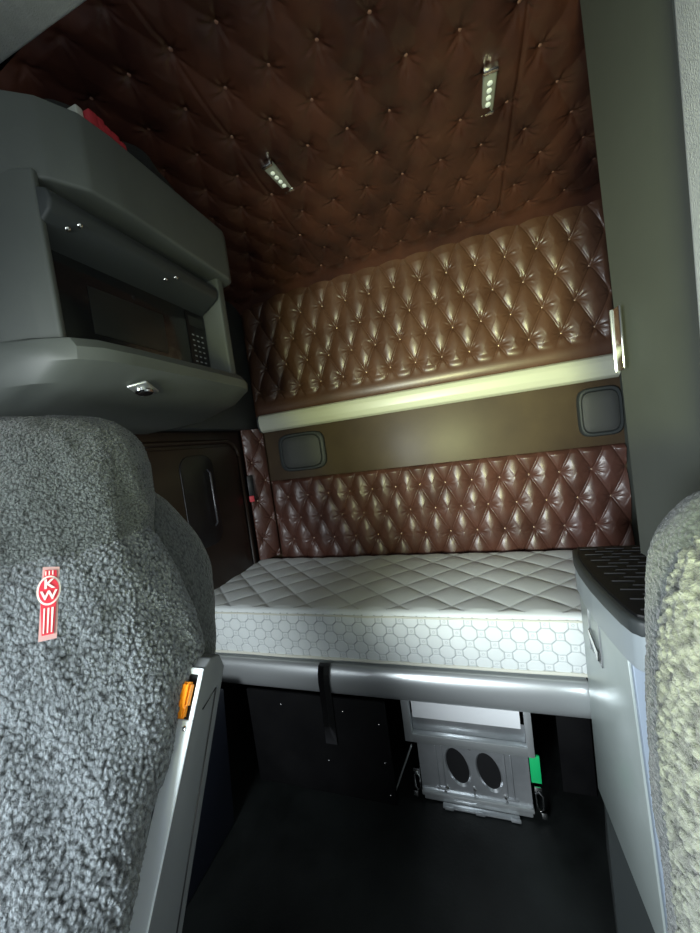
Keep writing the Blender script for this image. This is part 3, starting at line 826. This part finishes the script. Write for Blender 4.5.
part(from_bm('front_strip', bm, bezel_lit, ang=35), ls)
bm = bmesh.new(); merge(bm, strip(-.534, -.509, .010, .079, -.001, .0025, 0)); part(from_bm('lever_recess', bm, black, ang=35), ls)
bm = bmesh.new(); merge(bm, strip(-.534, -.510, .022, .062, .002, .016, .004)); merge(bm, strip(-.530, -.514, .058, .078, .002, .012, .003))
for k in range(3): merge(bm, strip(-.531+k*.008, -.528+k*.008, .024, .060, .017, .002, .0008))
lv = from_bm('release_lever', bm, orange, ang=35); part(lv, ls); lv['label'] = 'orange release lever'
bm = bmesh.new()
for x, s in ((-.512, .092), (-.5335, .090)):
    p = Vector((x, .500, 1.150)) - d*s + Vector((0, -d.z, d.y))*.004; add_dome(bm, .0045, p, (0, -d.z, d.y), .6)
part(from_bm('screw', bm, screwm, smooth=True), ls)
# groove line on the side shell
bm = bmesh.new(); add_tube(bm, [(-.4995, .480, 1.085), (-.4995, .520, 1.098), (-.4995, .345, .785), (-.4995, .25, .60)], .0014, 6)
part(from_bm('shell_groove', bm, black, smooth=True), ls)

# badge on the sheepskin
n3 = Vector((NL[0], NL[1], 0)).normalized(); t3 = Vector((n3.y, -n3.x, 0)); 
up3 = (Vector((0, 0, 1)) + n3*.30).normalized(); face = t3.cross(up3).normalized()
if face.dot(n3) > 0: face = -face
BC = n3*.638 + t3*.012 + Vector((0, 0, H-(H-1.362)*.94))
roll = Matrix.Rotation(.0, 3, face)
bd = bpy.data.objects.new('badge', None); COL.objects.link(bd); bd.location = BC; part(bd, ls)
Rb = Matrix((t3, up3, face)).transposed() @ Matrix.Rotation(-.17, 3, 'Z') @ Matrix.Scale(.82, 3)
bd.matrix_basis = Matrix.Translation(BC) @ Rb.to_4x4()
def bpoly(name, pts, z0, z1, m):
    b_ = bmesh.new(); add_prism(b_, pts, z0, z1, 'z', 0); o = from_bm(name, b_, m, ang=30); o.parent = bd; return o
def ell(cx, cy, rx, ry, n=28): return [(cx+rx*math.cos(2*PI*k/n), cy+ry*math.sin(2*PI*k/n)) for k in range(n)]
bpoly('badge_backing', [(-.0125, -.060), (.0105, -.060), (.0125, .055), (-.0095, .058)], -.004, .0015, pink_patch)
bpoly('badge_shield', [(-.0085, -.052), (.0065, -.052), (.0095, .010), (.0085, .050), (-.0065, .052), (-.0115, .010)], .0015, .0028, red_patch)
bpoly('badge_ring', ell(-.001, .018, .0155, .024), .0026, .0036, white_patch)
bpoly('badge_disc', ell(-.001, .018, .0130, .0210), .0034, .0044, red_patch)
for i, x in enumerate((-.0065, -.0015, .0035)):
    bpoly('badge_stripe', [(x-.0008, -.049), (x+.0008, -.049), (x+.0014+.0004*i, -.010), (x-.0006, -.010)], .0027, .0036, white_patch)
for x in (-.0055, -.001, .0035):
    bpoly('badge_stripe', [(x-.0008, .043), (x+.0008, .043), (x+.0008, .050), (x-.0008, .050)], .0027, .0036, white_patch)
for ch, y, s in (('K', .0215, .022), ('W', .0035, .021)):
    cu = bpy.data.curves.new('letter', 'FONT'); cu.body = ch; cu.size = s; cu.align_x = 'CENTER'; cu.extrude = .0006; cu.offset = .0006
    tmp = bpy.data.objects.new('letter', cu); COL.objects.link(tmp); bpy.context.view_layer.update()
    me = bpy.data.meshes.new_from_object(tmp.evaluated_get(bpy.context.evaluated_depsgraph_get()))
    bpy.data.objects.remove(tmp)
    o = link('badge_letter', me, white_patch); o.parent = bd; o.location = (-.001, y, .0050); o.scale = (.95, .95, 1)

rs = empty('passenger_seat', (.42, .42, 0), label='seat at the right edge with pale curly fleece front and smooth dark border', cat='seat')
rs.name = 'sheepskin_seat'
NR = (.5, .87)
loft('side_bolster', [(.45, -.09, .40, 1), (.80, -.088, .40, 1), (1.00, -.088, .40, 1), (1.15, -.085, .40, 1), (1.256, -.083, .39, 1), (1.336, -.078, .38, 1), (1.376, -.071, .37, .95), (1.402, -.051, .35, .85), (1.427, -.024, .32, .7), (1.45, .02, .27, .45), (1.46, .06, .22, .15)],
     NR, .55, wool_rs, rs, ns=260, nz=300, vmid=.09, depth=.075, lean=.1)
loft('backrest_cover', [(.45, -.072, .38, 1), (.80, -.074, .38, 1), (1.00, -.079, .38, 1), (1.15, -.074, .38, 1), (1.256, -.069, .37, 1), (1.314, -.060, .36, .95), (1.35, -.045, .35, .8), (1.38, -.022, .33, .6), (1.405, .02, .29, .35), (1.412, .06, .25, .12)],
     NR, .55, wool_r, rs, ns=560, nz=680, vmid=.05, depth=.075, lean=.1)
box('seat_cushion', .12, .62, -.12, .36, .42, .56, wool_rs, rs, bev=.05, seg=4, rot=Matrix.Rotation(-.45, 3, 'Z'))
box('seat_pedestal', .20, .54, -.05, .28, .002, .43, black, rs, bev=.02, rot=Matrix.Rotation(-.45, 3, 'Z'))

# ------------------------------------------------------------------ light
w = bpy.data.worlds.new('World'); sc.world = w; w.use_nodes = True
w.node_tree.nodes['Background'].inputs['Color'].default_value = (.72, .82, .90, 1)
w.node_tree.nodes['Background'].inputs['Strength'].default_value = .2
def area(name, loc, target, sx, sy, power, col, spread=None):
    l = bpy.data.lights.new(name, 'AREA'); l.shape = 'RECTANGLE'; l.size = sx; l.size_y = sy; l.energy = power; l.color = col
    if spread: l.spread = math.radians(spread)
    o = bpy.data.objects.new(name, l); COL.objects.link(o); o.location = loc
    o.rotation_euler = (Vector(target)-Vector(loc)).to_track_quat('-Z', 'Y').to_euler()
    return o
area('windshield_light', (-.35, -1.5, 1.75), (-.2, 1.5, .8), 1.3, .6, 7.5, (.86, .94, 1.0))
area('right_window_light', (1.0, -.75, 1.45), (-.35, 1.6, .75), .7, .5, 6, (.92, .97, 1.0))
area('left_window_light', (-.80, -1.0, 1.30), (.35, 1.5, .70), .55, .45, 26, (.88, .96, 1.0), 100)
area('green_glow_light', (-.1, -1.3, 1.35), (.2, 2.1, 1.95), .5, .35, 9, (.93, 1.0, .48), 50)  # green-yellow spot added for the glow on rail and upper panel

# ------------------------------------------------------------------ camera
ex = Vector((0.94573921, -0.10803072, -0.30644202)); ey = Vector((0.29650196, -0.09883399, 0.94990443)); ez = Vector((-0.13290575, -0.98922253, -0.06143986))
cam = bpy.data.cameras.new('Camera'); co = bpy.data.objects.new('Camera', cam); COL.objects.link(co)
right = Vector((ex[0], ey[0], ez[0])); up = -Vector((ex[1], ey[1], ez[1])); back = -Vector((ex[2], ey[2], ez[2]))
M = Matrix((right, up, back)).transposed().to_4x4(); M.translation = Vector((0, 0, H)); co.matrix_world = M
cam.sensor_fit = 'HORIZONTAL'; cam.sensor_width = 36; cam.lens = 36*346/700; cam.clip_start = .02
sc.camera = co
sc.view_settings.view_transform = 'Standard'; sc.view_settings.look = 'None'; sc.view_settings.exposure = 0
